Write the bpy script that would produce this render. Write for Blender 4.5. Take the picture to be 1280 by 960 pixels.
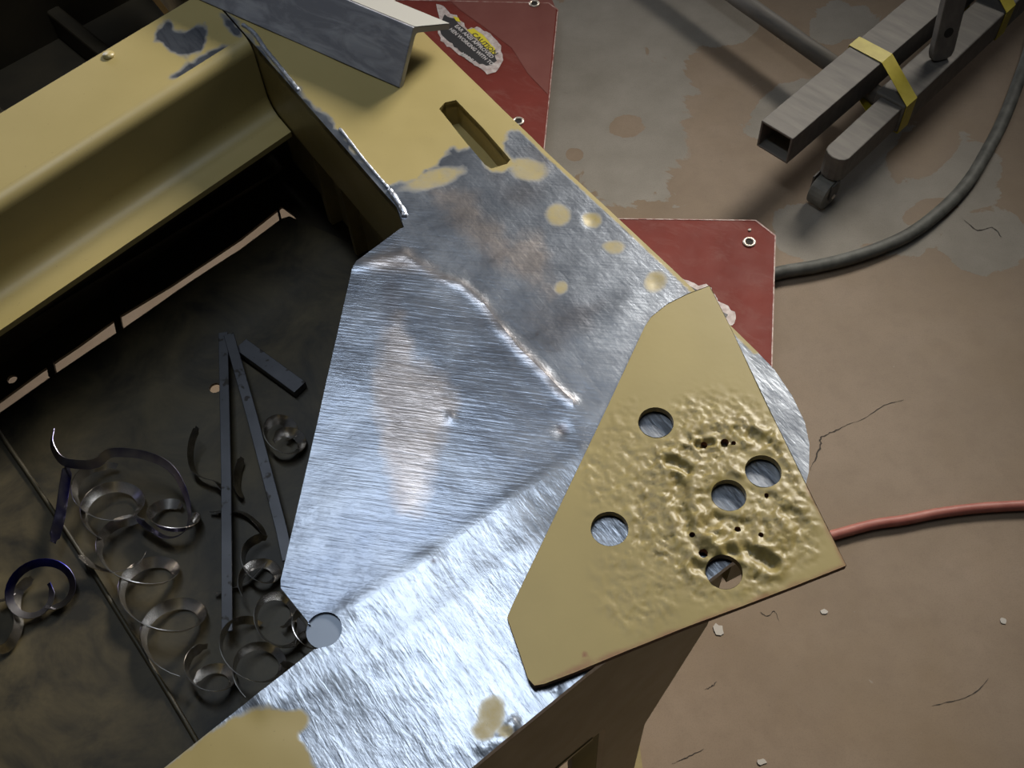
import bpy, bmesh, math, random
import numpy as np
from mathutils import Vector, Matrix, noise
from mathutils.geometry import delaunay_2d_cdt

for o in list(bpy.data.objects): bpy.data.objects.remove(o, do_unlink=True)
S = bpy.context.scene
COL = S.collection
random.seed(7)

# ------------------------------------------------------------------ camera
FPX, CAMZ = 1350.0, 1.6
R = np.array([[0.9967787445, -0.0802005886, 0.0],
              [-0.0673503506, -0.8370686426, 0.5429364768],
              [-0.0435438250, -0.5411875397, -0.8397737685]])   # camera (x right, y down, z ahead) -> world
cd = bpy.data.cameras.new('camera'); cam = bpy.data.objects.new('camera', cd); COL.objects.link(cam)
cd.sensor_width = 36.0; cd.lens = FPX * 36.0 / 1280.0; cd.clip_start = 0.02
cam.matrix_world = Matrix(((R[0,0], -R[0,1], -R[0,2], 0), (R[1,0], -R[1,1], -R[1,2], 0), (R[2,0], -R[2,1], -R[2,2], CAMZ), (0,0,0,1)))
S.camera = cam
S.view_settings.view_transform = 'Standard'; S.view_settings.look = 'None'
S.view_settings.gamma = 1.0; S.view_settings.use_curve_mapping = False
S.view_settings.exposure = -0.40

# ------------------------------------------------------------------ light
W = bpy.data.worlds.new('world'); S.world = W; W.use_nodes = True
W.node_tree.nodes['Background'].inputs['Color'].default_value = (0.80, 0.88, 1.0, 1)
W.node_tree.nodes['Background'].inputs['Strength'].default_value = 0.044
def area(name, loc, target, sx, sy, power, col, spread=180, roll=0.0):
    l = bpy.data.lights.new(name, 'AREA'); l.shape = 'RECTANGLE'; l.size = sx; l.size_y = sy
    l.energy = power; l.color = col; l.spread = math.radians(spread)
    o = bpy.data.objects.new(name, l); COL.objects.link(o); o.location = loc
    q = (Vector(target) - Vector(loc)).to_track_quat('-Z', 'Y')
    o.rotation_euler = (q.to_matrix() @ Matrix.Rotation(roll, 3, 'Z')).to_euler()
    return o
# ceiling fluorescent over the machine, a narrow-beam floodlight further off, and an added fill low behind
area('ceiling_fluorescent', (-0.26, 0.98, 2.45), (-0.10, 0.95, 0), 1.25, 0.16, 7.4, (0.82, 0.91, 1.0), 130, math.radians(52))
area('shop_floodlight', (1.9, 3.3, 2.6), (-0.10, 0.74, 0.5), 1.3, 0.9, 26, (1.0, 0.94, 0.84), 43)
area('slit_floor_fill', (-2.6, 4.6, 1.0), (-0.5, 1.2, 0.0), 2.2, 1.8, 58, (0.95, 0.96, 1.0), 150)  # unseen fill added to brighten the floor below the slit

# ------------------------------------------------------------------ helpers
def U(x, y, z):
    r = R @ np.array([x - 640.0, y - 480.0, FPX]); t = (z - CAMZ) / r[2]
    return Vector((t * r[0], t * r[1], z))
def PX(P):
    c = (np.asarray(P, float) - np.array([0, 0, CAMZ])) @ R
    return 640 + FPX * c[:, 0] / c[:, 2], 480 + FPX * c[:, 1] / c[:, 2]
def lerp(a, b, t): return a + (b - a) * t

MATS = {}
class NT:
    def __init__(s, name):
        m = bpy.data.materials.new(name); m.use_nodes = True; s.m = m; s.t = m.node_tree
        s.b = s.t.nodes['Principled BSDF']; MATS[name] = m
    def n(s, typ, **kw):
        nd = s.t.nodes.new(typ)
        for k, v in kw.items():
            if k == 'i':
                for kk, vv in v.items():
                    if isinstance(vv, bpy.types.NodeSocket): s.t.links.new(vv, nd.inputs[kk])
                    else: nd.inputs[kk].default_value = vv
            else: setattr(nd, k, v)
        return nd
    def coord(s, scale=(1,1,1), rot=(0,0,0), loc=(0,0,0)):
        tc = s.n('ShaderNodeTexCoord')
        v = tc.outputs['Object']
        if any(rot): v = s.n('ShaderNodeMapping', i={'Vector': v, 'Rotation': rot}).outputs[0]
        return s.n('ShaderNodeMapping', i={'Vector': v, 'Scale': scale, 'Location': loc}).outputs[0]
    def noise(s, scale, detail=4, rough=.55, vec=None, dist=0.0):
        return s.n('ShaderNodeTexNoise', i={'Vector': vec if vec is not None else s.coord(), 'Scale': scale, 'Detail': detail, 'Roughness': rough, 'Distortion': dist}).outputs['Fac']
    def ramp(s, fac, a, b, ca=(0,0,0,1), cb=(1,1,1,1)):
        r = s.n('ShaderNodeValToRGB', i={'Fac': fac}); e = r.color_ramp.elements
        e[0].position = a; e[1].position = b; e[0].color = ca; e[1].color = cb
        return r.outputs[0]
    def mix(s, f, a, b, mode='MIX'):
        nd = s.n('ShaderNodeMix', data_type='RGBA', blend_type=mode)
        for k, v in ((0, f), (6, a), (7, b)):
            if isinstance(v, bpy.types.NodeSocket): s.t.links.new(v, nd.inputs[k])
            else: nd.inputs[k].default_value = v if k == 0 else (*v[:3], 1)
        return nd.outputs[2]
    def math(s, op, a, b=0.0, clamp=False):
        nd = s.n('ShaderNodeMath', operation=op, use_clamp=clamp)
        for k, v in ((0, a), (1, b)):
            if isinstance(v, bpy.types.NodeSocket): s.t.links.new(v, nd.inputs[k])
            else: nd.inputs[k].default_value = v
        return nd.outputs[0]
    def attr(s, name): return s.n('ShaderNodeAttribute', attribute_name=name).outputs['Fac']
    def set(s, **kw):
        for k, v in kw.items():
            k = k.replace('_', ' ')
            if isinstance(v, bpy.types.NodeSocket): s.t.links.new(v, s.b.inputs[k])
            else: s.b.inputs[k].default_value = (*v, 1) if isinstance(v, tuple) and len(v) == 3 else v
    def bump(s, h, strength, dist=.001):
        nd = s.n('ShaderNodeBump', i={'Height': h, 'Strength': strength, 'Distance': dist})
        s.t.links.new(nd.outputs[0], s.b.inputs['Normal'])

def mesh_obj(name, verts, faces, mat, parent=None, smooth=False, org=None):
    me = bpy.data.meshes.new(name)
    org = org if org is not None else (parent.location if parent and parent.type == 'EMPTY' else Vector((0,0,0)))
    if parent is not None and parent.type != 'EMPTY' and parent.parent is not None: org = parent.parent.location
    me.from_pydata([tuple(Vector(v) - Vector(org)) for v in verts], [], faces); me.update()
    if smooth:
        for p in me.polygons: p.use_smooth = True
    o = bpy.data.objects.new(name, me); COL.objects.link(o)
    if mat: me.materials.append(MATS[mat])
    if parent is not None: o.parent = parent
    else: o.location = org
    return o
def fix_normals(o):
    bm = bmesh.new(); bm.from_mesh(o.data); bmesh.ops.recalc_face_normals(bm, faces=bm.faces); bm.to_mesh(o.data); bm.free(); return o
def thing(name, loc, label, cat, group=None):
    o = bpy.data.objects.new(name, None); o.empty_display_size = .05; COL.objects.link(o); o.location = loc
    return tag(o, label, cat, group)
def tag(o, label, cat, group=None):
    o['label'] = label; o['category'] = cat
    if group: o['group'] = group
    return o
def prism(name, top, z0, z1, mat, parent=None, bevel=0.0, org=None):
    """vertical prism over a plan polygon (list of xy)"""
    n = len(top)
    v = [(p[0], p[1], z1) for p in top] + [(p[0], p[1], z0) for p in top]
    f = [tuple(range(n)), tuple(range(2*n-1, n-1, -1))] + [(i, i+n, (i+1) % n + n, (i+1) % n) for i in range(n)]
    o = fix_normals(mesh_obj(name, v, f, mat, parent, org=org))
    if bevel: bev(o, bevel)
    return o
def bev(o, w, seg=2):
    m = o.modifiers.new('bevel', 'BEVEL'); m.width = w; m.segments = seg; m.limit_method = 'ANGLE'; m.angle_limit = math.radians(40)
    return o
def loft(name, rings, mat, parent=None, closed=True, caps=True, smooth=False, bevel=0.0, loop=False):
    n = len(rings[0]); v = [p for r in rings for p in r]; f = []
    m = len(rings)
    for j in range(m if loop else m - 1):
        k = (j + 1) % m
        for i in range(n if closed else n - 1):
            f.append((j*n+i, j*n+(i+1) % n, k*n+(i+1) % n, k*n+i))
    if caps and closed and not loop: f += [tuple(range(n)), tuple(range((m-1)*n, m*n))]
    o = fix_normals(mesh_obj(name, v, f, mat, parent, smooth))
    if bevel: bev(o, bevel)
    return o
def spline(pts, per=10):
    P = [Vector(p) for p in pts]; P = [P[0]*2-P[1]] + P + [P[-1]*2-P[-2]]; out = []
    for i in range(1, len(P)-2):
        for k in range(per):
            t = k / per; a, b, c, d = P[i-1:i+3]
            out.append(.5*((2*b) + (c-a)*t + (2*a-5*b+4*c-d)*t*t + (3*b-a-3*c+d)*t**3))
    out.append(P[-2]); return out
def tube(name, pts, r, mat, parent=None, seg=10, smooth=True, rfun=None, caps=True):
    rings = []; up = Vector((0,0,1))
    for i, p in enumerate(pts):
        d = (pts[min(i+1, len(pts)-1)] - pts[max(i-1, 0)]).normalized()
        a = d.cross(up)
        if a.length < .05: a = d.cross(Vector((1,0,0)))
        a.normalize(); b = a.cross(d).normalized(); rr = rfun(i) if rfun else r
        rings.append([p + (a*math.cos(t) + b*math.sin(t))*rr for t in [2*math.pi*k/seg for k in range(seg)]])
    return loft(name, rings, mat, parent, smooth=smooth, caps=caps)
def box_between(name, a, b, wdir, w, hdir, h, mat, parent=None, bevel=0.0):
    wdir = Vector(wdir).normalized()*w/2; hdir = Vector(hdir).normalized()*h/2
    return loft(name, [[p-wdir-hdir, p+wdir-hdir, p+wdir+hdir, p-wdir+hdir] for p in (Vector(a), Vector(b))], mat, parent, bevel=bevel)
def inpoly(x, y, poly):
    x = np.asarray(x); y = np.asarray(y); c = np.zeros(x.shape, bool); n = len(poly); j = n-1
    for i in range(n):
        xi, yi = poly[i][:2]; xj, yj = poly[j][:2]
        with np.errstate(divide='ignore', invalid='ignore'):
            c ^= ((yi > y) != (yj > y)) & (x < (xj-xi)*(y-yi)/((yj-yi) if yj != yi else 1e-12) + xi)
        j = i
    return c
def segdist(x, y, pts, closed=False):
    d = np.full(np.shape(x), 1e9); L = list(pts) + ([pts[0]] if closed else [])
    for (ax, ay), (bx, by) in zip([p[:2] for p in L[:-1]], [p[:2] for p in L[1:]]):
        dx, dy = bx-ax, by-ay; t = np.clip(((x-ax)*dx+(y-ay)*dy)/(dx*dx+dy*dy+1e-12), 0, 1)
        d = np.minimum(d, np.hypot(x-ax-t*dx, y-ay-t*dy))
    return d
def sdf(x, y, poly): return np.where(inpoly(x, y, poly), -1, 1) * segdist(x, y, poly, True)
def nz(P, s, seed=0.0, octv=1):
    out = np.empty(len(P))
    for i, p in enumerate(P):
        v = Vector((p[0]*s+seed, p[1]*s-seed, seed*1.7))
        out[i] = noise.noise(v) if octv == 1 else noise.fractal(v, 1.0, 2.0, octv)
    return out
def resample(poly, step):
    out = []
    for i in range(len(poly)):
        a, b = Vector(poly[i][:2]), Vector(poly[(i+1) % len(poly)][:2]); n = max(1, int((b-a).length/step))
        out += [a.lerp(b, k/n) for k in range(n)]
    return out
def sheet(name, outline, z, thick, step, mat, parent, holes=(), hfun=None, attrs=None, skirt=True):
    """dense flat sheet over a plan outline with holes, real relief from hfun, masks from attrs; side walls down to z-thick"""
    out = resample(outline, step); hs = [resample(h, step) for h in holes]
    xs = [p[0] for p in out]; ys = [p[1] for p in out]
    gx, gy = np.meshgrid(np.arange(min(xs), max(xs), step), np.arange(min(ys), max(ys), step)); gx = gx.ravel(); gy = gy.ravel()
    gx = gx + (np.random.RandomState(3).rand(len(gx))-.5)*step*.3
    ol = [tuple(p) for p in out]
    keep = inpoly(gx, gy, ol) & (segdist(gx, gy, [tuple(p) for p in outline], True) > step*.6)
    for h in holes: keep &= ~inpoly(gx, gy, h) & (segdist(gx, gy, [tuple(p)[:2] for p in h], True) > step*.5)
    pts = [Vector((a, b)) for a, b in zip(gx[keep], gy[keep])]
    base = len(pts); edges = []
    for loop in [out] + hs:
        s0 = len(pts); pts += [Vector(p) for p in loop]; edges += [(s0+i, s0+(i+1) % len(loop)) for i in range(len(loop))]
    V, E, F, ov, oe, of = delaunay_2d_cdt(pts, edges, [], 0, 1e-7)
    P = np.array([tuple(v) for v in V]); F = np.array([f for f in F if len(f) == 3])
    C = P[F].mean(1); ok = inpoly(C[:,0], C[:,1], ol)
    for h in hs: ok &= ~inpoly(C[:,0], C[:,1], [tuple(p) for p in h])
    F = F[ok]
    # orientation up
    a, b, c = P[F[:,0]], P[F[:,1]], P[F[:,2]]
    neg = ((b-a)[:,0]*(c-a)[:,1]-(b-a)[:,1]*(c-a)[:,0]) < 0; F[neg] = F[neg][:, ::-1]
    P3 = np.c_[P, np.full(len(P), z)]
    px, py = PX(P3)
    A = attrs(P, px, py) if attrs else {}
    if hfun is not None: P3[:,2] += hfun(P, px, py)
    faces = [tuple(map(int, f)) for f in F]
    cnt = {}
    for f in faces:
        for i in range(3):
            e = (f[i], f[(i+1) % 3]); cnt[e] = 1
    bnd = [e for e in cnt if (e[1], e[0]) not in cnt]
    verts = [tuple(p) for p in P3]; low = {}
    nsmooth = len(faces)
    if skirt:
        topc = {}
        for e in bnd:
            for k in e:
                if k not in low:
                    topc[k] = len(verts); verts.append(tuple(P3[k]))
                    low[k] = len(verts); verts.append((P3[k][0], P3[k][1], z - thick))
        for a_, b_ in bnd: faces.append((topc[b_], topc[a_], low[a_], low[b_]))
    src = list(range(len(P3)))
    inv = {}
    if skirt:
        for k in low: inv[topc[k]] = k; inv[low[k]] = k
    o = mesh_obj(name, verts, faces, mat, parent)
    me = o.data
    me.polygons.foreach_set('use_smooth', [True]*nsmooth + [False]*(len(faces)-nsmooth))
    idx = np.array([i if i < len(P3) else inv[i] for i in range(len(verts))])
    for k, v in A.items():
        at = me.attributes.new(k, 'FLOAT', 'POINT'); at.data.foreach_set('value', np.asarray(v, np.float32)[idx])
    return o
def circle(c, r, n=28): return [(c[0]+r*math.cos(2*math.pi*k/n), c[1]+r*math.sin(2*math.pi*k/n)) for k in range(n)]
sm = lambda d, w: np.clip(.5 - d/w, 0, 1)

# ------------------------------------------------------------------ materials
YEL = (0.295, 0.234, 0.092)
def paint_nodes(m):
    a = m.ramp(m.noise(6, 5), .3, .75, (YEL[0]*.90, YEL[1]*.90, YEL[2]*.86, 1), (YEL[0]*1.06, YEL[1]*1.06, YEL[2]*1.10, 1))
    sp = m.ramp(m.noise(260, 2), .70, .76)
    return m.mix(m.math('MULTIPLY', sp, .45), a, (.10, .075, .035))
m = NT('yellow_paint'); m.set(Base_Color=paint_nodes(m), Roughness=m.math('ADD', .33, m.math('MULTIPLY', m.noise(30), .2)))
m.bump(m.noise(140, 3), .10, .0006)
m = NT('yellow_paint_grimy')
c = m.mix(m.ramp(m.noise(7, 6, .65), .42, .68), paint_nodes(m), (.13, .092, .045))
m.set(Base_Color=c, Roughness=.55); m.bump(m.noise(90, 3), .12, .0006)
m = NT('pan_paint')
c = m.mix(m.ramp(m.noise(9, 6, .65, dist=.6), .33, .64), (.078, .061, .029), (.010, .008, .004))  # dark mottling is grime plus the well's shade painted in
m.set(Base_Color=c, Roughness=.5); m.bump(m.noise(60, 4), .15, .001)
m = NT('shaded_interior'); m.set(Base_Color=m.ramp(m.noise(8, 5), .3, .8, (.020, .015, .008, 1), (.060, .044, .022, 1)), Roughness=.6)  # near-black brown puts the shade inside the frame into the colour

m = NT('ground_metal')
paint = m.attr('paint'); warm = m.attr('warm'); stain = m.attr('stain'); gd = m.attr('gdir')
st1 = m.noise(1, 3, .6, m.coord((22, 380, 1), (0, 0, math.radians(14))), .3)
st2 = m.noise(1, 3, .6, m.coord((190, 34, 1), (0, 0, math.radians(-32))), .4)
wav = m.n('ShaderNodeTexWave', wave_type='BANDS', bands_direction='Y', i={'Vector': m.coord((1,1,1), (0,0,math.radians(12))), 'Scale': 85, 'Distortion': 3.5, 'Detail': 2, 'Detail Scale': .8}).outputs['Fac']
st = m.mix(gd, st1, st2)
blot = m.noise(14, 5, .6, dist=.5)
col = m.ramp(blot, .30, .72, (.160, .184, .234, 1), (.30, .33, .388, 1))
col = m.mix(m.math('MULTIPLY', gd, .45), col, (.52, .55, .60))  # lighter base on the end rail paints in the lamp highlight
col = m.mix(m.math('MULTIPLY', warm, .85), col, (.42, .375, .36))  # paler tone stands in for sheen of patches brushed another way
col = m.mix(m.math('MULTIPLY', m.ramp(st, .30, .52, (1,1,1,1), (0,0,0,1)), m.math('ADD', .35, m.math('MULTIPLY', gd, .35))), col, (.17, .19, .23))
col = m.mix(m.math('MULTIPLY', stain, .8), col, (.15, .135, .14))
pc = paint_nodes(m)
pm = m.ramp(m.math('ADD', paint, m.math('MULTIPLY', m.math('SUBTRACT', m.noise(70, 5, .7), .5), .50)), .26, .82)
m.set(Base_Color=m.mix(pm, col, pc), Metallic=m.math('SUBTRACT', 1.0, pm),
      Roughness=m.mix(pm, m.mix(blot, (.25,)*3, (.38,)*3), (.40,)*3))
hb = m.math('ADD', m.math('MULTIPLY', st, 1.0), m.math('MULTIPLY', wav, m.math('MULTIPLY', m.math('SUBTRACT', 1.0, gd), .07)))
hb = m.math('ADD', hb, m.math('MULTIPLY', m.noise(38, 4), 2.2))
m.bump(m.math('ADD', m.math('MULTIPLY', hb, m.math('SUBTRACT', 1.0, pm)), m.math('MULTIPLY', pm, 1.6)), .55, .0006)

m = NT('patch_paint')
a = m.ramp(m.noise(9, 5), .3, .75, (.225, .175, .055, 1), (.270, .212, .070, 1))
burn = m.math('MULTIPLY', m.attr('burn'), m.ramp(m.noise(90, 5, .7), .38, .70))
a = m.mix(m.math('MULTIPLY', burn, .55), a, (.12, .085, .034))
a = m.mix(m.attr('rust'), a, (.17, .062, .022))
m.set(Base_Color=a, Roughness=.46); m.bump(m.noise(160, 3), .12, .0006)
m = NT('rusty_edge'); m.set(Base_Color=m.ramp(m.noise(60, 4), .3, .7, (.12, .055, .028, 1), (.24, .13, .06, 1)), Roughness=.7)
m = NT('weld_metal'); m.set(Base_Color=m.ramp(m.noise(90, 4), .3, .7, (.36, .38, .44, 1), (.60, .63, .70, 1)), Metallic=.9, Roughness=.38); m.bump(m.noise(220, 3), .4, .001)
m = NT('plug_metal'); m.set(Base_Color=(.20, .23, .28), Metallic=.9, Roughness=.5); m.bump(m.noise(60, 3), .15, .0006)
m = NT('mill_steel')
sc = m.ramp(m.noise(1, 5, .6, m.coord((16, 16, 60), (0, 0, math.radians(37))), .8), .42, .62)
m.set(Base_Color=m.mix(sc, (.20, .20, .225), (.34, .34, .365)), Metallic=.1, Roughness=.5); m.bump(m.noise(120, 4), .2, .0008)
m = NT('cut_steel'); m.set(Base_Color=(.27, .265, .245), Metallic=.3, Roughness=.5)
m = NT('strip_steel')
m.set(Base_Color=m.mix(m.ramp(m.noise(75, 2), .62, .68), m.ramp(m.noise(12, 4), .3, .7, (.060, .062, .070, 1), (.105, .108, .122, 1)), (.035, .032, .03)), Metallic=.7, Roughness=.42)
m = NT('swarf_silver'); m.set(Base_Color=m.ramp(m.noise(40, 4), .35, .7, (.40, .37, .34, 1), (.86, .83, .80, 1)), Metallic=1.0, Roughness=.26)
m = NT('swarf_blue'); m.set(Base_Color=m.ramp(m.noise(14, 3), .40, .62, (.014, .015, .11, 1), (.20, .195, .21, 1)), Metallic=1.0, Roughness=.34)
m = NT('red_paint')
a = m.ramp(m.noise(9, 5), .3, .75, (.122, .012, .006, 1), (.168, .019, .010, 1))
a = m.mix(m.math('MULTIPLY', m.ramp(m.noise(1, 6, .7, m.coord((14, 30, 1), (0,0,.6)), .8), .52, .80), .38), a, (.22, .11, .09))
m.set(Base_Color=a, Roughness=m.math('ADD', .48, m.math('MULTIPLY', m.noise(22), .3)), Specular_IOR_Level=.25)
m = NT('worn_edge'); m.set(Base_Color=m.ramp(m.noise(70, 3), .35, .6, (.22, .06, .045, 1), (.46, .34, .30, 1)), Roughness=.5)
m = NT('dusty_red_band'); m.set(Base_Color=m.ramp(m.noise(14, 5), .3, .75, (.155, .042, .033, 1), (.185, .060, .048, 1)), Roughness=.65, Specular_IOR_Level=.25)
m = NT('zinc'); m.set(Base_Color=(.62, .55, .47), Metallic=.7, Roughness=.38)
m = NT('black_hole'); m.set(Base_Color=(.012, .010, .008), Roughness=.8)
m = NT('sticker_white'); m.set(Base_Color=m.ramp(m.noise(90, 4), .35, .7, (.36, .28, .26, 1), (.62, .56, .54, 1)), Roughness=.6)
m = NT('sticker_black'); m.set(Base_Color=(.028, .026, .028), Roughness=.45)
m = NT('sticker_yellow'); m.set(Base_Color=(.66, .56, .03), Roughness=.45)
m = NT('sticker_text_white'); m.set(Base_Color=(.58, .55, .54), Roughness=.5)
m = NT('grey_tube')
m.set(Base_Color=m.mix(m.ramp(m.noise(1, 5, .6, m.coord((60, 8, 30), (0,0,math.radians(-43)))), .4, .7), (.112, .102, .092), (.165, .150, .132)), Roughness=.6, Specular_IOR_Level=.3)
m = NT('tube_dark'); m.set(Base_Color=(.075, .067, .060), Roughness=.6)
m = NT('wheel_grey'); m.set(Base_Color=m.ramp(m.noise(60, 4), .3, .7, (.12, .115, .10, 1), (.19, .18, .155, 1)), Roughness=.6)
m = NT('yellow_tape'); m.set(Base_Color=m.ramp(m.noise(24, 4), .35, .7, (.34, .27, .012, 1), (.46, .38, .035, 1)), Roughness=.5); m.bump(m.noise(60, 3), .3, .001)
m = NT('hose_rubber'); m.set(Base_Color=m.ramp(m.noise(40, 5), .35, .75, (.060, .060, .052, 1), (.13, .13, .115, 1)), Roughness=.65)
m = NT('cord_red'); m.set(Base_Color=m.ramp(m.noise(30, 4), .3, .7, (.27, .075, .055, 1), (.36, .13, .10, 1)), Roughness=.55)

# concrete floor: pinkish-brown stain with bare grey areas where it has flaked off
m = NT('stained_concrete')
v = m.coord()
def blob(cx, cy, rx, ry, rot):
    mp = m.n('ShaderNodeMapping', vector_type='TEXTURE', i={'Vector': v, 'Location': (cx, cy, 0), 'Rotation': (0, 0, rot), 'Scale': (rx, ry, 1)}).outputs[0]
    ln = m.n('ShaderNodeVectorMath', operation='LENGTH', i={0: mp}).outputs['Value']
    return m.math('SUBTRACT', 1.0, ln)
def gray(x, y, rxp, ryp, rotdeg=0):
    p = U(x, y, 0); s = (U(x+10, y, 0)-p).length/10
    return blob(p.x, p.y, rxp*s, ryp*s*1.25, math.radians(rotdeg))
f = None
for a_ in ((745, 110, 105, 165, 10), (830, 20, 95, 60, 0), (780, 200, 60, 50, 20), (890, 25, 60, 40, 0), (985, 130, 70, 26, 35), (1130, 235, 150, 70, 35), (1020, 290, 60, 40, 0), (1230, 300, 60, 40, 20), (1050, 30, 50, 30, 20)):
    g = gray(*a_); f = g if f is None else m.math('MAXIMUM', f, g)
for a_ in ((784, 157, 22, 16, 20), (717, 193, 12, 10, 0), (1150, 190, 60, 28, 40), (1165, 262, 40, 15, 20)):
    g = m.math('MULTIPLY', gray(*a_), -.8); f = m.math('MINIMUM', f, g)
edge = m.math('ADD', f, m.math('MULTIPLY', m.math('SUBTRACT', m.noise(7, 6, .62, v, .8), .5), 1.35))
gm = m.ramp(edge, .0, .035)
brown = m.ramp(m.noise(2.6, 5, .6, v), .30, .72, (.178, .128, .083, 1), (.258, .194, .140, 1))
brown = m.mix(m.math('MULTIPLY', m.ramp(m.noise(28, 6, .7, v), .45, .75), .35), brown, (.15, .105, .072))
brown = m.mix(m.math('MULTIPLY', m.ramp(m.noise(4, 4, .6, v), .45, .7), .35), brown, (.190, .128, .068))
grey = m.ramp(m.noise(12, 5, .6, v), .3, .75, (.205, .184, .154, 1), (.262, .238, .204, 1))
c = m.mix(gm, brown, grey)
c = m.mix(m.math('MULTIPLY', m.ramp(m.noise(420, 3, .7, v), .50, .72), .30), c, (.10, .075, .055))
c = m.mix(m.math('MULTIPLY', m.ramp(m.noise(60, 6, .75, v, 1.0), .66, .74), .55), c, (.11, .085, .065))
c = m.mix(m.math('MULTIPLY', m.ramp(m.noise(38, 4, .6, v, .6), .72, .75), .45), c, (.30, .27, .235))
m.set(Base_Color=c, Roughness=m.mix(gm, (.62,)*3, (.75,)*3), Specular_IOR_Level=.28)
m.bump(m.math('ADD', m.math('MULTIPLY', m.noise(300, 4, .6, v), .5), gm), .12, .001)
m = NT('crack_dark'); m.set(Base_Color=(.045, .035, .028), Roughness=.9)
m = NT('grey_flake'); m.set(Base_Color=(.42, .39, .35), Roughness=.8)

# ------------------------------------------------------------------ floor
fl = mesh_obj('floor', [(-5, -2, 0), (5, -2, 0), (5, 7, 0), (-5, 7, 0), (-5, -2, -.1), (5, -2, -.1), (5, 7, -.1), (-5, 7, -.1)],
              [(0,1,2,3), (7,6,5,4), (0,4,5,1), (1,5,6,2), (2,6,7,3), (3,7,4,0)], 'stained_concrete')
fl['kind'] = 'structure'
def crack(pts, w):
    P = spline([U(x, y, .0006) for x, y in pts], 6); vs = []; rnd = random.Random(len(pts)+int(w*1e5))
    for i, p in enumerate(P):
        d = (P[min(i+1, len(P)-1)] - P[max(i-1, 0)]).normalized(); nrm = Vector((-d.y, d.x, 0))
        ww = w*(.25+rnd.random())*math.sin(math.pi*(i+.6)/(len(P)+.2))**.5; j = nrm*w*(rnd.random()-.5)
        vs += [p+nrm*ww/2+j, p-nrm*ww/2+j]
    mesh_obj('crack', vs, [(2*i, 2*i+1, 2*i+3, 2*i+2) for i in range(len(P)-1)], 'crack_dark', fl)
crack([(1013, 588), (1020, 570), (1026, 556), (1026, 547), (1040, 540), (1056, 532)], .0030)
crack([(1056, 532), (1080, 523), (1105, 507), (1130, 500)], .0013)
crack([(1236, 848), (1215, 868), (1190, 876), (1165, 882)], .0018)
crack([(1205, 275), (1222, 288), (1240, 284), (1252, 296)], .0026)
crack([(950, 765), (960, 770), (968, 764), (974, 776)], .0014)
crack([(880, 862), (890, 858), (896, 852)], .0018)
crack([(840, 955), (862, 945), (880, 936)], .0014)
for x, y, a, b in ((898, 788, 7, 10), (1030, 765, 5, 4), (1150, 968, 14, 8), (952, 952, 8, 4), (1254, 776, 5, 5)):
    p = U(x, y, .001); s = .0012; rnd = random.Random(x)
    poly = [(p.x + a*s*math.cos(t)*(.6+.5*rnd.random()), p.y + b*s*math.sin(t)*(.6+.5*rnd.random())) for t in [k*math.pi/5 for k in range(10)]]
    prism('loose_flake', poly, .0, .0015, 'grey_flake', fl)

# ------------------------------------------------------------------ machine frame
H = .75; D = .645                       # top of the rails, underside of the rails
mf = thing('machine_frame', U(640, 560, H).xy.to_3d(), 'large yellow steel machine frame with corner ground to bare metal', 'machine frame')
X = lambda *p: [U(x, y, H).xy for x, y in p]
# --- directions
LA, LB = U(0, 252, H).xy, U(300, 62, H).xy; ld = (LB-LA).normalized(); ln_ = Vector((ld.y, -ld.x))   # ln_ points into the well
RA, RB = U(305, 41, H).xy, U(496, 259, H).xy; rd = (RB-RA).normalized(); rn = Vector((-rd.y, rd.x))     # rn points away from the well
# left channel rail: top flange, rounded bend, web, bottom flange
def railprofile():
    top_w = ((U(0, 142, H).xy - LA).dot(-ln_)); r = .016; t = .008; pr = []
    pr.append((-top_w, H-.0012)); pr.append((-r-.0008, H-.0012)); pr.append((-r, H))
    for k in range(1, 7): a = math.pi/2*k/6; pr.append((-r+r*math.sin(a), H-r+r*math.cos(a)))
    rb = .022
    for k in range(0, 6): a = math.pi/2*k/5; pr.append((rb-rb*math.cos(a), D+rb+.003-rb*math.sin(a)))
    pr.append((.054, D+.003))
    pr.append((.054, D-t+.003)); pr.append((0, D-t+.003)); pr.append((-.008, D+.004)); pr.append((-.010, H-.02)); pr.append((-.016, H-.009)); pr.append((-top_w, H-.009))
    return pr
prof = railprofile()
# where the rail meets the side rail
def along_to(lip_off):   # length from LA along ld to the line of the side lip
    d = RA - LA; den = ld.x*rd.y - ld.y*rd.x
    return (d.x*rd.y - d.y*rd.x)/den - lip_off
Lend = along_to(.002)
def ringat(s): return [Vector((*(LA + ld*s + ln_*u), z)) for u, z in prof]
def rail_end(u):    # the end follows the lip line
    p = LA + ln_*u; d = RA - p; den = ld.x*rd.y - ld.y*rd.x
    return (d.x*rd.y - d.y*rd.x)/den - .002
endring = [Vector((*(LA + ln_*u + ld*rail_end(u)), z)) for u, z in prof]
rail = loft('channel_rail', [ringat(-.7), ringat(-.3), ringat(0), endring], 'yellow_paint', mf)
for p in rail.data.polygons: p.use_smooth = len(p.vertices) == 4
e = rail.modifiers.new('es', 'EDGE_SPLIT'); e.split_angle = math.radians(32)
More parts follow.
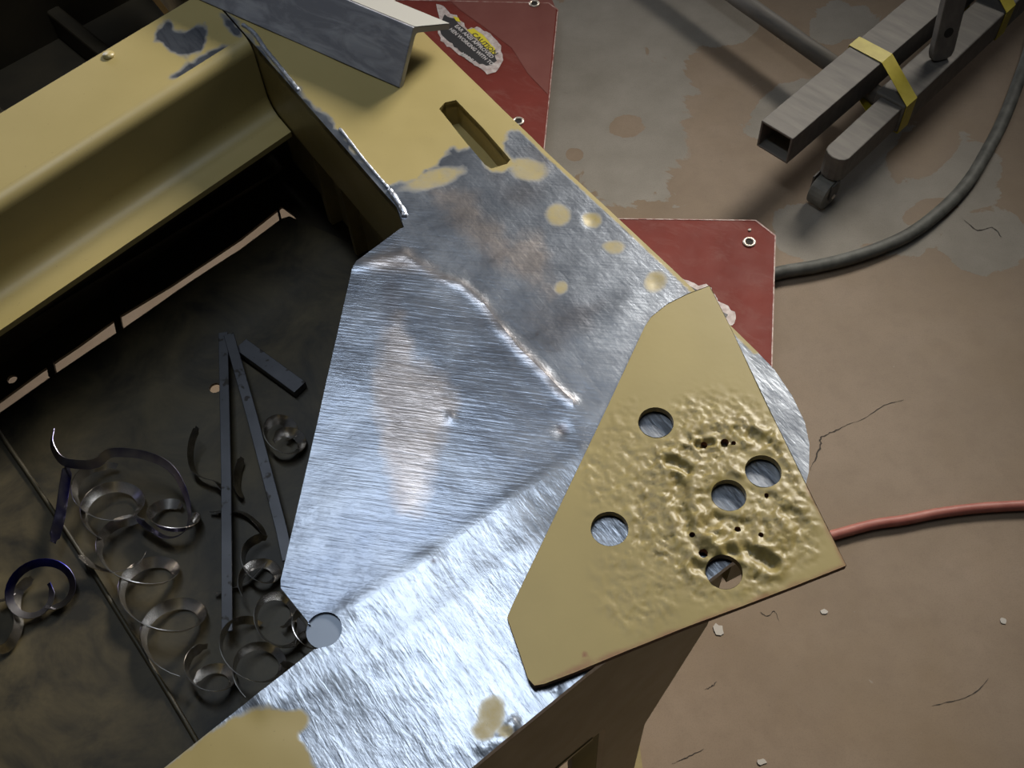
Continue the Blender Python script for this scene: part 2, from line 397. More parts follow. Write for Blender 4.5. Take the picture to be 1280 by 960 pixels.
# top face of the left rail with the spots where the paint was ground off
SPOTS = [[(192, 42), (205, 28), (212, 26), (220, 40), (236, 38), (256, 28), (258, 45), (252, 64), (232, 70), (213, 66), (204, 54), (193, 52)],
         [(212, 98), (230, 82), (250, 72), (268, 60), (283, 54), (290, 56), (276, 70), (250, 86), (228, 99)],
         [(276, 18), (284, 20), (300, 38), (301, 46), (292, 44), (282, 32)]]
def rail_masks(P, px, py):
    n1 = nz(P, 90, 3.1, 3)*3; bare_ = np.zeros(len(P))
    for q in SPOTS: bare_ = np.maximum(bare_, sm(sdf(px, py, q)+n1, 8))
    return {'paint': 1-bare_*.95, 'warm': np.zeros(len(P)), 'stain': np.full(len(P), .30), 'gdir': np.ones(len(P))}
def rail_pt(u, s_): return LA + ln_*u + ld*s_
tw_ = -prof[0][0]
sheet('rail_top', [rail_pt(-tw_, -.3), rail_pt(-.016, -.3), rail_pt(-.016, rail_end(-.016)), rail_pt(-tw_, rail_end(-tw_))], H, .0012, .0035, 'ground_metal', mf, attrs=rail_masks)
# bolt-head bump on rail
c0 = U(136, 70, H); tube('plug', [Vector((c0.x, c0.y, H-.001)), Vector((c0.x, c0.y, H+.0025))], .007, 'yellow_paint', mf, 12)

# --- top surface masks (paint left, bare, brushed) shared by the three top plates
PAINT_POLYS = [[(150, -200), (250, -20), (305, 41), (424, 166), (484, 234), (510, 226), (545, 206), (566, 186), (592, 184), (616, 214), (641, 206), (630, 180), (640, 160), (652, 168), (400, -200)],
               [(150, 1000), (205, 958), (290, 896), (335, 882), (372, 884), (388, 898), (386, 912), (374, 922), (388, 945), (398, 975), (390, 1010)]]
PAINT_ELL = [(540, 224, 36, 11, -18), (660, 212, 24, 13, 10), (697, 268, 15, 13, 0), (740, 275, 11, 10, 0), (767, 309, 13, 8, 0), (820, 352, 14, 12, 0), (701, 360, 8, 9, 0), (613, 893, 15, 24, 15), (604, 915, 14, 12, 0), (632, 915, 10, 8, 0)]
OUT_EDGE = [(526, 37), (680, 187), (850, 345), (945, 438)]
WARM = [[(540, 240), (570, 232), (592, 246), (612, 275), (640, 300), (668, 294), (686, 315), (682, 342), (690, 368), (660, 345), (625, 330), (590, 300), (560, 268)],
        [(482, 410), (500, 395), (520, 450), (560, 480), (574, 500), (545, 560), (528, 640), (505, 640), (478, 560), (470, 480)],
        [(455, 325), (505, 312), (545, 338), (510, 340), (470, 340)]]
W1 = [(446, 332), (470, 326), (505, 318), (548, 346), (578, 356), (605, 380), (622, 405), (650, 437), (680, 466), (697, 487), (716, 501)]
W2 = [(392, 790), (430, 765), (470, 742), (540, 698), (600, 652), (690, 592), (725, 568)]
W3 = [(330, 880), (420, 845), (480, 815), (560, 760), (640, 700), (700, 660)]
def masks(P, px, py):
    n1 = nz(P, 60, 3.1, 3)*7
    p = np.zeros(len(P))
    for q in PAINT_POLYS: p = np.maximum(p, sm(sdf(px, py, q)+n1, 12))
    for (x, y, a, b, r) in PAINT_ELL:
        c, s = math.cos(math.radians(r)), math.sin(math.radians(r)); u = ((px-x)*c+(py-y)*s)/a; w = (-(px-x)*s+(py-y)*c)/b
        p = np.maximum(p, np.clip(1.6-1.1*np.hypot(u, w)+n1*.03, 0, .72))
    p = np.maximum(p, sm(segdist(px, py, OUT_EDGE)-5, 4))
    warm = np.zeros(len(P))
    for q in WARM: warm = np.maximum(warm, sm(sdf(px, py, q)+n1*1.2, 20))
    warm = np.maximum(warm, .8*sm(segdist(px, py, W1)-5, 8)*(px > 500))  # highlight along the weld painted as a pale line
    stain = .75*sm(segdist(px, py, [(490, 345), (484, 420), (500, 620)])-4+n1, 34) + .8*np.clip(nz(P, 14, 9.0, 3)*1.2-.1, 0, 1)*((px > 600) & (py < 440))
    stain = np.maximum(stain, sm(np.hypot(px-703, py-535)-7, 6)); stain = np.maximum(stain, sm(np.hypot(px-543, py-701)-3, 3)); stain = np.maximum(stain, sm(np.hypot(px-671, py-417)-2.5, 3))
    # scratch direction and painted highlight: 1 on the end rail (below W2), 0 on gusset
    gdv = np.clip((py - (790 - (px-392)*.67) + 15)/30, 0, 1)
    gdv = np.maximum(gdv, .55*np.clip(((px-500)*.72 - (py-300)*.70)/20, 0, 1))
    return {'paint': p, 'warm': np.clip(warm, 0, 1), 'stain': np.clip(stain, 0, 1), 'gdir': gdv}
def relief(P, px, py):
    z = nz(P, 16, 1.0)*.0008 + nz(P, 45, 5.0)*.00025
    d1 = segdist(px, py, W1); z += .0013*np.exp(-(d1/6.5)**2)*(.75+.6*nz(P, 55, 8.0))
    d2 = segdist(px, py, W2); z += .0016*np.exp(-(d2/13)**2)*(.8+.5*nz(P, 35, 2.0))
    d3 = segdist(px, py, W3); z += .0012*np.exp(-(d3/17)**2)*(.8+.5*nz(P, 35, 4.0))
    z -= .0022*np.exp(-((px-520)**2/50**2+(py-540)**2/110**2))*(-.15)
    z -= .0014*np.exp(-(np.hypot(px-703, py-537)/9)**2)
    z += .0016*np.exp(-(np.hypot(px-563, py-522)/6)**2)
    z -= .0015*np.exp(-(np.hypot(px-740, py-275)/9)**2) + .0008*np.exp(-(np.hypot(px-820, py-352)/9)**2)
    for q in ((617, 928, 9), (638, 912, 8), (641, 903, 7), (628, 925, 6), (695, 861, 6), (603, 935, 6)): z += .0014*np.exp(-(np.hypot(px-q[0], py-q[1])/q[2])**2)
    return z
# side rail: top plate with its slot
rfar = RA - rd*.75
RO0 = U(526, 37, H).xy
def rline(s): return RA + rd*s
corner = [(945, 438), (968, 462), (990, 495), (1006, 528), (1012, 556), (1011, 590), (1003, 622), (985, 650), (960, 674), (935, 692), (916, 702)]
J = (722, 572)                     # where the seams of gusset, side rail and end rail meet
side_out = [rline(-.75), rline(0), RB] + X((505, 284), (548, 346), (605, 380), (650, 437), (716, 501), J, (820, 640), (916, 702))[0:]
co = X(*corner)
side_poly = side_out[:-1] + [co[-1]] + co[::-1][1:] + X((850, 345), (680, 187), (526, 37)) + [RO0 + (U(526, 37, H).xy - U(680, 187, H).xy).normalized()*.75]
slot = X((549, 136), (556, 128), (570, 125), (604, 160), (638, 200), (634, 205), (614, 211), (606, 206), (576, 170))
sheet('side_rail_top', side_poly, H, .010, .003, 'ground_metal', mf, holes=[slot], hfun=relief, attrs=masks)
# slot walls (a folded pocket under the opening)
sl = resample(slot, .01)
loft('slot_wall', [[Vector((p.x, p.y, H-.004)) for p in sl], [Vector((p.x, p.y, H-.036)) for p in sl]], 'yellow_paint', mf, caps=False)
prism('slot_floor', [(p.x, p.y) for p in sl], H-.041, H-.036, 'yellow_paint', mf)
# gusset plate with rounded notch at the near end
nc = U(405, 787, H).xy; nr = .0150
gp = X((505, 284), (500, 286), (446, 326), (440, 336), (395, 535), (351, 725), (351, 735), (388, 781))
a0 = math.atan2((gp[-1]-nc).y, (gp[-1]-nc).x)
seam0 = U(420, 772, H).xy; a1 = math.atan2((seam0-nc).y, (seam0-nc).x)
while a1 > a0: a1 -= 2*math.pi
arc = [nc + Vector((math.cos(a0+(a1-a0)*k/10), math.sin(a0+(a1-a0)*k/10)))*nr for k in range(11)]
w2p = X((470, 742), (540, 698), (600, 652), (690, 592))
sheet('gusset_plate', gp + arc + w2p + X(J, (716, 501), (650, 437), (605, 380), (548, 346)), H, .009, .003, 'ground_metal', mf, hfun=relief, attrs=masks)
prism('notch_plug', circle(nc, nr*1.02, 24), H-.010, H-.0025, 'plug_metal', mf)
# end rail: top plate
eo0 = U(594, 956, H).xy; eo1 = U(733, 842, H).xy; ed = (eo1-eo0).normalized()
ei0 = U(205, 960, H).xy; ei1 = U(392, 812, H).xy; eid = (ei0-ei1).normalized()
arc2 = [nc + Vector((math.cos(t), math.sin(t)))*nr for t in [a1 - (2*math.pi-(a0-a1))*k/10*.62 for k in range(11)]]
end_poly = [ei0 + eid*.45, ei1] + arc2[::-1][1:] + w2p + X(J, (820, 640), (916, 702)) + [eo1, eo0, eo0 - ed*.45]
sheet('end_rail_top', end_poly, H, .010, .003, 'ground_metal', mf, hfun=relief, attrs=masks)
# lips, walls, aprons
def wall(name, pts, z0, z1, t, mat, nrm=None):
    """upright plate along plan polyline, thickness t to the left of travel"""
    out = []
    for i, p in enumerate(pts):
        d = (pts[min(i+1, len(pts)-1)] - pts[max(i-1, 0)]).normalized(); out.append(p + Vector((-d.y, d.x))*t)
    n = len(pts)
    v = [(*p, z1) for p in pts] + [(*p, z0) for p in pts] + [(*p, z1) for p in out] + [(*p, z0) for p in out]
    f = []
    for i in range(n-1): f += [(i, i+1, n+i+1, n+i), (2*n+i, 3*n+i, 3*n+i+1, 2*n+i+1), (i, 2*n+i, 2*n+i+1, i+1), (n+i, n+i+1, 3*n+i+1, 3*n+i)]
    f += [(0, n, 3*n, 2*n), (n-1, 3*n-1, 4*n-1, 2*n-1)][:0] + [(0, n, 3*n, 2*n), (n-1, 3*n-1, 4*n-1, 2*n-1)]
    return fix_normals(mesh_obj(name, v, f, mat, mf))
wall('side_rail_lip', [rline(-.75), rline(0), RB + rd*.006], D, H-.0012, .009, 'yellow_paint')
wall('side_wall', [rline(-.75)+rn*.030, RB+rn*.030, RB+rn*.030+rd*.36], .47, H-.012, .006, 'yellow_paint_grimy')
wall('unseen_end_wall', [ei0+eid*.45, ei1, ei1-eid*.10], .47, H-.012, -.008, 'yellow_paint_grimy')  # unseen wall added to close the well and keep it dark
# upright rib in the far corner of the well
q = RA + rd*.085 + rn*.028
box_between('corner_rib', Vector((*q, .475)), Vector((*q, D-.002)), (rn.x, rn.y, 0), .030, (rd.x, rd.y, 0), .012, 'yellow_paint_grimy', mf)
q = RA + rd*.155 + rn*.022
box_between('corner_rib', Vector((*q, .475)), Vector((*q, D-.002)), (rn.x, rn.y, 0), .018, (rd.x, rd.y, 0), .008, 'yellow_paint_grimy', mf)
# outer side apron of the side rail and the round corner
wall('side_apron', X((526, 37), (680, 187), (850, 345)) + co, .705, H-.0105, -.008, 'yellow_paint')
# near side plate of the end rail, cut away towards the leg
cr = co[-1]; en = Vector((-ed.y, ed.x))
def on_near(x, y):       # pixel on the upright plane of the near side
    A = np.array([*eo0, 0]); nvec = np.array([en.x, en.y, 0]); r = R @ np.array([x-640., y-480., FPX]); o = np.array([0, 0, CAMZ]); t = ((A-o) @ nvec)/(r @ nvec); return Vector(o + t*r)
p1 = on_near(885, 780); p2 = on_near(806, 905); p3 = on_near(752, 913); p4 = on_near(685, 958)
p5 = p4 + (p4-p3).normalized()*.5; top0 = Vector((*(eo0-ed*.45), H-.0105)); topc = Vector((*(eo1 + ed*((cr-eo1).dot(ed))), H-.0105))
def near_plate(pts, name, t=.008, mat='yellow_paint'):
    nv = Vector((en.x, en.y, 0))*t; n = len(pts); v = pts + [p+nv for p in pts]
    f = [tuple(range(n)), tuple(range(2*n-1, n-1, -1))] + [(i, (i+1) % n, (i+1) % n+n, i+n) for i in range(n)]
    return fix_normals(mesh_obj(name, v, f, mat, mf))
lowleg_r = Vector((p2.x-.004, p2.y-.003, .0)); lowleg_l = Vector((*(p2.xy - ed*.062), 0)); ltop = Vector((lowleg_l.x, lowleg_l.y, p3.z-.004))
near_plate([top0, topc, Vector((topc.x, topc.y, p1.z)), p2, lowleg_r, lowleg_l, ltop, p3 - Vector((ed.x, ed.y, 0))*.012, Vector((top0.x, top0.y, p4.z))], 'near_side_plate')
near_plate([ltop + Vector((en.x, en.y, 0))*.05 + Vector((0,0,.05)), p2 + Vector((en.x, en.y, .3))*.05, lowleg_r + Vector((en.x, en.y, 0))*.05, lowleg_l + Vector((en.x, en.y, 0))*.05], 'leg_back_plate', .008, 'shaded_interior')  # coloured dark to stand in for shade inside the opening
wl = Vector((en.x, en.y, 0))
box_between('bottom_lip', Vector((*(eo0-ed*.45), p4.z)) + wl*.02, p3 + wl*.02 - Vector((ed.x, ed.y, 0))*.012, (en.x, en.y, 0), .042, (0,0,1), .006, 'yellow_paint', mf)
box_between('inner_brace', on_near(640, 985) + wl*.06, on_near(740, 915) + wl*.06 - Vector((0,0,.05)), (0,0,1), .03, wl, .008, 'yellow_paint_grimy', mf)
prism('foot_pad', [(lowleg_l.x-.02, lowleg_l.y-.03), (lowleg_r.x+.03, lowleg_r.y-.03), (lowleg_r.x+.03, lowleg_r.y+.08), (lowleg_l.x-.02, lowleg_l.y+.08)], 0, .006, 'yellow_paint_grimy', mf)
# well: floor pan with a slit along the back, back wall, tack tabs, step plate
ZP = .47
sb = [U(x, y, ZP).xy for x, y in ((-5, 520), (60, 473), (150, 413), (215, 368), (300, 312), (352, 273), (362, 270))]
sd_ = (sb[0]-sb[1]).normalized()
inner_r = [RB+rn*.028+rd*.5, RB+rn*.028, rline(.06)+rn*.028]
pan = [sb[0]+sd_*.4] + sb + [U(372, 275, ZP).xy, rline(.16)+rn*.034, RB+rn*.034+rd*.36, ei1-eid*.1, ei0+eid*.45]
hc = U(269, 485, ZP).xy; h2 = U(357, 268, ZP).xy
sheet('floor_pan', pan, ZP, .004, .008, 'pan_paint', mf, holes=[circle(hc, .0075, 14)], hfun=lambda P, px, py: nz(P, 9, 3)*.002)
st_ = [U(x, y, ZP).xy for x, y in ((-5, 505), (50, 465), (100, 431), (150, 395), (190, 371), (215, 356), (300, 299), (352, 258))]
sdir = (st_[0]-st_[1]).normalized()
# strip of pan behind the slit, reaching the back wall
back = [p + (-ln_)*.10 for p in st_]
sheet('back_ledge', [st_[0]+sdir*.4] + st_ + [U(366, 268, ZP).xy, U(372, 275, ZP).xy, rline(.16)+rn*.034, rline(-.2)+rn*.034] + [LA-ln_*.07+ld*(Lend+.02), LA-ln_*.07-ld*.5], ZP, .004, .012, 'shaded_interior', mf, holes=[circle(U(15, 474, ZP).xy + Vector((0,0)), .0065, 10)])
wall('back_wall', [LA-ln_*.07-ld*.6, LA-ln_*.07+ld*(Lend+.05)], ZP, H-.012, .006, 'shaded_interior')
for x, y in ((63, 460), (147, 405)):
    a_, b_ = U(x-1, y-11, ZP), U(x+3, y+9, ZP); box_between('tack_tab', a_, b_, (ld.x, ld.y, 0), .010, (0,0,1), .007, 'shaded_interior', mf)
a_, b_ = U(347, 258, ZP), U(351, 277, ZP); box_between('tack_tab', a_, b_, (ld.x, ld.y, 0), .0035, (0,0,1), .006, 'shaded_interior', mf)
ZS = .50
se = [U(x, y, ZS).xy for x, y in ((-40, 470), (0, 541), (40, 600), (100, 690), (150, 770), (200, 850), (248, 930), (280, 985))]
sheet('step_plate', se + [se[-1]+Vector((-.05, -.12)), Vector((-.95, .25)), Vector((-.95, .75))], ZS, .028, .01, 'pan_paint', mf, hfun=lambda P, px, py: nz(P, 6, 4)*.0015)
rimp = [Vector((p.x, p.y, ZS+.001)) for p in se]
tube('step_rim', spline(rimp, 5), .0028, 'pan_paint', mf, 8)
# dark bay beyond the left rail: pan, ribs, far wall, legs
BA = LA - ln_*((LA - U(0, 142, H).xy).dot(ln_))
bn = -ln_
bay = [BA-ld*.7, rline(-.02)+rn*.01, rline(-.50)+rn*.01, BA-ld*.7+bn*.45]
prism('bay_pan', [(p.x, p.y) for p in bay], .50, .505, 'shaded_interior', mf)
wall('bay_wall', [bay[3], bay[2]], .50, .72, .008, 'shaded_interior')
wall('bay_side', [BA-ld*.7+bn*.01, BA+ld*(Lend+.02)+bn*.01], .50, H-.012, .006, 'shaded_interior')
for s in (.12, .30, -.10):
    a_ = BA+ld*s; box_between('bay_rib', Vector((*(a_+bn*.02), .53)), Vector((*(a_+bn*.41), .53)), (ld.x, ld.y, 0), .022, (0,0,1), .05, 'shaded_interior', mf, .004)
for q in (BA-ld*.6+bn*.40, rline(-.7)+rn*.06, ei0+eid*.42+Vector((0,.02))):
    box_between('leg', Vector((*q, 0)), Vector((*q, .55 if q is not bay else .5)), (ld.x, ld.y, 0), .05, (ln_.x, ln_.y, 0), .05, 'yellow_paint_grimy', mf)
# weld beads along the side rail ridge
def bead(pts, r, per=8):
    P = spline([U(x, y, H+.0002) for x, y in pts], per); rnd = random.Random(len(pts))
    rr = [r*(.85+.3*rnd.random()) for _ in P]; tube('weld_bead', P, r, 'weld_metal', mf, 8, rfun=lambda i: rr[i]*(.3 if i in (0, len(P)-1) else 1))
bead([(302, 30), (318, 42), (332, 62), (350, 84), (366, 104), (374, 114)], .0028)
bead([(424, 160), (438, 178), (455, 200), (472, 220), (486, 236)], .0020)
bead([(486, 236), (494, 248), (503, 262), (507, 272)], .0034)

# ------------------------------------------------------------------ patch plate with torch spatter and holes
pp = thing('patch_plate', U(860, 640, H).xy.to_3d() + Vector((0,0,H+.002)), 'olive yellow steel patch plate with five round holes and spatter', 'steel plate')
ZT = H+.0095
Y = lambda *p: [U(x, y, ZT).xy for x, y in p]
outl = Y((887, 357), (915, 413), (960, 508), (1010, 610), (1058, 707), (1000, 730), (930, 757), (860, 783), (780, 815), (720, 840), (680, 855), (668, 857), (660, 848), (648, 812), (634, 772), (640, 757), (700, 632), (760, 507), (806, 408), (814, 396), (834, 380), (860, 367))
holes_px = [(820, 528, .0158), (954, 589, .0158), (911, 619, .0150), (762, 661, .0160), (905, 715, .0152)]
pits = [(865, 669, .0026), (922, 662, .0028), (951, 669, .0024), (879, 692, .0040), (906, 553, .0036), (917, 554, .0022), (958, 619, .0020), (880, 556, .0030)]
hl = [circle(U(x, y, ZT).xy, r, 32) for x, y, r in holes_px] + [circle(U(x, y, ZT).xy, r, 10) for x, y, r in pits]
def spat_mask(px, py, P):
    n = nz(P, 28, 6.0, 2)*14
    m1 = sm(np.hypot((px-905)/1.0, (py-625)/1.05)-118+n, 40); m2 = sm(np.hypot(px-800, py-735)-52+n, 30)*.45; m3 = sm(np.hypot(px-800, py-590)-75+n, 40)*.5
    m = np.maximum(m1, np.maximum(m2, m3))
    clean = np.ones(len(P))
    for x, y, r in holes_px: clean *= np.clip((np.hypot(px-x, py-y)-20)/10, 0, 1)
    return m*clean*np.clip(-sdf(P[:,0], P[:,1], [tuple(p) for p in outl])/.006, 0, 1)
def spat(P, px, py):
    m = spat_mask(px, py, P)
    a = nz(P, 105, 11.0, 4); b = nz(P, 240, 4.0, 2); b = np.where(b > 0, b, b*1.8)
    z = m*(.0014*a + .0010*b)
    # ring-shaped ridges of melted metal and deep gouges
    for cx, cy, rr, wd, am in ((915, 610, 85, 14, .0012), (925, 640, 55, 12, .0018), (890, 640, 38, 10, .0012)):
        z += m*am*np.exp(-((np.hypot(px-cx, py-cy)-rr+a*12)/wd)**2)
    for pts, wd, dp in (([(835, 577), (848, 580), (860, 588)], 6, .0038), ([(872, 556), (890, 553)], 4, .0035), ([(915, 690), (930, 690), (950, 697), (965, 706)], 8, .0038), ([(848, 605), (852, 640), (862, 668), (880, 690)], 9, .0022), ([(880, 660), (895, 650), (930, 655)], 8, .002), ([(870, 708), (880, 712)], 7, .003), ([(985, 640), (1000, 655)], 8, .002), ([(940, 545), (960, 552)], 7, .0022)):
        z -= dp*np.exp(-(segdist(px, py, pts)/wd)**2)*np.clip(m*2, 0, 1)
        z += dp*.45*np.exp(-((segdist(px, py, pts)-wd*1.7)/(wd*.7))**2)*np.clip(m*2, 0, 1)
    z += nz(P, 12, 2.0)*.0004
    return z
def patt(P, px, py):
    rust = sm(segdist(px, py, [(668, 857), (860, 783), (1058, 707), (1010, 610)])-2+nz(P, 60, 2)*4, 6)*.8
    rust = np.maximum(rust, sm(np.hypot(px-731, py-818)-3, 3)); rust = np.maximum(rust, .5*sm(np.hypot(px-735, py-832)-8+nz(P, 80, 3)*5, 8))
    return {'burn': np.clip(spat_mask(px, py, P), 0, 1), 'rust': rust}
sheet('plate_face', outl, ZT, .007, .0021, 'patch_paint', pp, holes=hl, hfun=spat, attrs=patt, skirt=False)
def ringwall(name, loop, z1, z0, mat):
    n = len(loop); v = [(*tuple(p)[:2], z1) for p in loop] + [(*tuple(p)[:2], z0) for p in loop]
    return mesh_obj(name, v, [(i, (i+1) % n, n+(i+1) % n, n+i) for i in range(n)], mat, pp)
fix_normals(ringwall('cut_edge', resample(outl, .01), ZT+.0003, ZT-.007, 'rusty_edge'))
for k, h_ in enumerate(hl): ringwall('hole_wall' if k < 5 else 'pit_wall', h_, ZT+.0003, ZT-.007, 'rusty_edge' if k >= 5 else 'yellow_paint_grimy')
sheet('plate_underside', outl, ZT-.007, .001, .02, 'yellow_paint_grimy', pp, holes=hl, skirt=False)

# ------------------------------------------------------------------ angle iron on the side rail
ax = Vector((.79616, -.60509, 0)); hn_ = Vector((.60509, .79616, 0)); N = Vector((-.10164, .96312, H))
A = N + hn_*.036 + Vector((0,0,.062)) + ax*.003; F_ = A + hn_*.062 - Vector((0,0,.036)) + ax*.003
N.z += .0012; d1 = (N-A).normalized(); d2 = (F_-A).normalized(); d2 = (d2 - d1*d2.dot(d1)).normalized()
Ll = (N-A).length; t = .0065
sec = [A, A+d1*Ll, A+d1*Ll+d2*t, A+d1*t*1.6+d2*t, A+(d1+d2)*t*1.18, A+d2*t*1.6+d1*t, A+d2*Ll+d1*t, A+d2*Ll]
ai = thing('angle_iron', Vector((N.x, N.y, H)) , 'grey mill scale angle iron lying across the side rail', 'angle iron')
o = loft('steel_angle', [[p for p in sec], [p-ax*.62 for p in sec]], 'mill_steel', ai, bevel=.0012)
def facequad(name, pts, off, mat):
    n = (pts[1]-pts[0]).cross(pts[2]-pts[1]).normalized()*off; v = [p+n for p in pts]
    return mesh_obj(name, v, [tuple(range(len(pts)))], mat, ai)
mesh_obj('sawn_end', [p+ax*.0006 for p in sec], [tuple(range(8))], 'cut_steel', ai)
up = -(d1)*.0007
mesh_obj('bright_leg_face', [A+d2*.003+up, A+d2*(Ll-.001)+up, A+d2*(Ll-.001)+up-ax*.615, A+d2*.003+up-ax*.615], [(0,1,2,3)], 'cut_steel', ai)

# ------------------------------------------------------------------ red plates on castors
def red_plate(c_out, e1, e2, sx, sy, ch, label, eyes, zt=.055):
    """c_out: chamfer corner (plan), e1 along top edge (to the left), e2 along right edge (towards viewer)"""
    pl = [c_out+e1*ch, c_out+e1*(sx-ch), c_out+e1*sx+e2*ch, c_out+e1*sx+e2*(sy-ch), c_out+e1*(sx-ch)+e2*sy, c_out+e1*ch+e2*sy, c_out+e2*(sy-ch), c_out+e2*ch]
    ctr = c_out+e1*sx/2+e2*sy/2
    t = thing('dolly_plate', Vector((ctr.x, ctr.y, 0)), label, 'dolly', 'red dolly plates')
    prism('deck', [(p.x, p.y) for p in pl], zt-.004, zt, 'red_paint', t)
    P = [Vector((p.x, p.y, zt)) for p in pl]; P.append(P[0])
    rings = []
    inn = [ctr+(p-ctr)*.990 for p in pl]
    v = [(*p, zt+.0007) for p in pl] + [(*p, zt+.0007) for p in inn]
    mesh_obj('worn_rim', v, [(i, (i+1) % 8, 8+(i+1) % 8, 8+i) for i in range(8)], 'worn_edge', t)
    uv = [((q-c_out).dot(e1), (q-c_out).dot(e2)) for q in eyes]
    if len(uv) == 1: uv.append((uv[0][0], sy-uv[0][1]))
    for q in [c_out+e1*u_+e2*v_ for u_, v_ in uv] + [c_out+e1*(sx-u_)+e2*v_ for u_, v_ in uv]:
        seg = 20; rg = []
        for k in range(seg):
            th = 2*math.pi*k/seg; rc = Vector((math.cos(th), math.sin(th), 0))
            rg.append([Vector((q.x, q.y, zt+.0010)) + rc*(.0095+.0028*math.cos(s)) + Vector((0,0,.0024*math.sin(s))) for s in [2*math.pi*j/8 for j in range(8)]])
        e_ = loft('eyelet', rg, 'zinc', t, caps=False, smooth=True, loop=True)
        prism('eyelet_hole', circle(q, .0075, 14), zt, zt+.0008, 'black_hole', e_)
    for fx, fy in ((.15, .15), (.85, .15), (.15, .85), (.85, .85)):
        q = c_out+e1*sx*fx+e2*sy*fy
        w_ = box_between('castor_fork', Vector((q.x, q.y, .040)), Vector((q.x, q.y, zt-.004)), (1,0,0), .026, (0,1,0), .026, 'tube_dark', t)
        tube('castor_wheel', [Vector((q.x-.009, q.y, .021)), Vector((q.x+.009, q.y, .021))], .021, 'tube_dark', w_, 16, smooth=False)
    return t
ZR = .055
a_, b_ = U(945, 275, ZR).xy, U(975, 298, ZR).xy; e1 = (U(770, 273, ZR).xy-a_).normalized(); e2 = (U(971, 465, ZR).xy-b_).normalized()
cc = a_ - e1*((b_-a_).length*.62)
rp2 = red_plate(cc, e1, e2, .43, .47, (a_-cc).length, 'red steel dolly plate on floor near the grey hose', [U(940, 301, ZR).xy])
q = U(937, 288, ZR); tube('rivet', [Vector((q.x, q.y, ZR)), Vector((q.x, q.y, ZR+.002))], .0032, 'zinc', rp2, 10)
a_, b_ = U(690, -4, ZR).xy, U(698, 12, ZR).xy; e2 = (U(681, 185, ZR).xy-b_).normalized(); e1 = Vector((e2.y, -e2.x)); e1 = e1 if e1.x < 0 else -e1
cc = b_ - e2*.022
rp1 = red_plate(cc, e1, e2, .43, .475, .022, 'red steel dolly plate with torn caution sticker beside angle iron', [U(668, 5, ZR).xy, U(648, 152, ZR).xy])
# faded dusty band across the plate, dark scuff
Z1 = ZR+.0006
def flat(name, pxs, z, mat, parent): return mesh_obj(name, [U(x, y, z) for x, y in pxs], [tuple(range(len(pxs)))], mat, parent)
flat('dusty_band', [(556, -6), (688, -6), (695, 12), (685, 118), (660, 92), (640, 60), (600, 30), (575, 12)], Z1, 'dusty_red_band', rp1)
# torn caution sticker
def ragged(poly, amp, seed):
    rnd = random.Random(seed); out = []
    for i in range(len(poly)):
        a_, b_ = Vector(poly[i]), Vector(poly[(i+1) % len(poly)]); n = max(2, int((b_-a_).length/4))
        for k in range(n): p = a_.lerp(b_, k/n); out.append((p.x+(rnd.random()-.5)*amp, p.y+(rnd.random()-.5)*amp))
    return out
stk = flat('sticker', ragged([(546, 6), (556, 8), (562, 18), (572, 20), (584, 36), (596, 34), (612, 42), (624, 54), (629, 68), (627, 80), (620, 90), (610, 94), (602, 86), (590, 78), (578, 70), (566, 62), (552, 52), (546, 38), (550, 20)], 3, 4), Z1+.0004, 'sticker_white', rp1)
flat('black_panel', ragged([(556, 18), (568, 24), (582, 38), (600, 54), (617, 68), (622, 76), (612, 82), (600, 80), (584, 70), (568, 58), (551, 42), (548, 34)], 2, 9), Z1+.0008, 'sticker_black', stk)
flat('yellow_band', ragged([(583, 37), (592, 35), (606, 46), (618, 60), (620, 68), (614, 66), (600, 52)], 1.0, 5), Z1+.0011, 'sticker_yellow', stk)
flat('yellow_band', [(566, 20), (573, 22), (576, 28), (570, 26)], Z1+.0011, 'sticker_yellow', stk)
def text(s, p0, p1, hpx, mat, parent, z, name='lettering'):
    cu = bpy.data.curves.new('t', 'FONT'); cu.body = s; cu.resolution_u = 2; cu.offset = .018
    ob = bpy.data.objects.new('t', cu); COL.objects.link(ob)
    dg = bpy.context.evaluated_depsgraph_get(); me = bpy.data.meshes.new_from_object(ob.evaluated_get(dg)); bpy.data.objects.remove(ob)
    co_ = np.array([v.co[:] for v in me.vertices]); x0, x1 = co_[:,0].min(), co_[:,0].max(); hh = co_[:,1].max()
    A_, B_ = U(*p0, z), U(*p1, z); d = (B_-A_); L = d.length; d.normalize(); nn = Vector((-d.y, d.x, 0)); hm = hpx*(U(p0[0]+10, p0[1], z)-A_).length/10
    sx = L/(x1-x0); sy = hm/hh
    V = [A_ + d*((c[0]-x0)*sx) + nn*(c[1]*sy) for c in co_]
    return mesh_obj(name, V, [tuple(p.vertices) for p in me.polygons], mat, parent)
text('CAUTION', (589, 43), (618, 69), 6.5, 'sticker_black', stk, Z1+.0014)
text('EAR ANSI APPROVED', (568, 33), (614, 73), 5.2, 'sticker_text_white', stk, Z1+.0012)
text('HEN WORKING WITH TO', (561, 37), (614, 82), 5.2, 'sticker_text_white', stk, Z1+.0012)
text('MADE I', (575, 68), (591, 79), 5.6, 'sticker_text_white', stk, Z1+.0012)
s2 = flat('sticker', ragged([(842, 350), (852, 347), (864, 352), (874, 356), (884, 354), (898, 376), (910, 384), (919, 390), (920, 400), (914, 406), (900, 410), (880, 420), (850, 380)], 3, 12), Z1+.0004, 'sticker_white', rp2)
flat('black_panel', ragged([(850, 353), (862, 357), (868, 361), (880, 366), (900, 388), (910, 392), (908, 398), (880, 400)], 2, 3), Z1+.0008, 'sticker_black', s2)

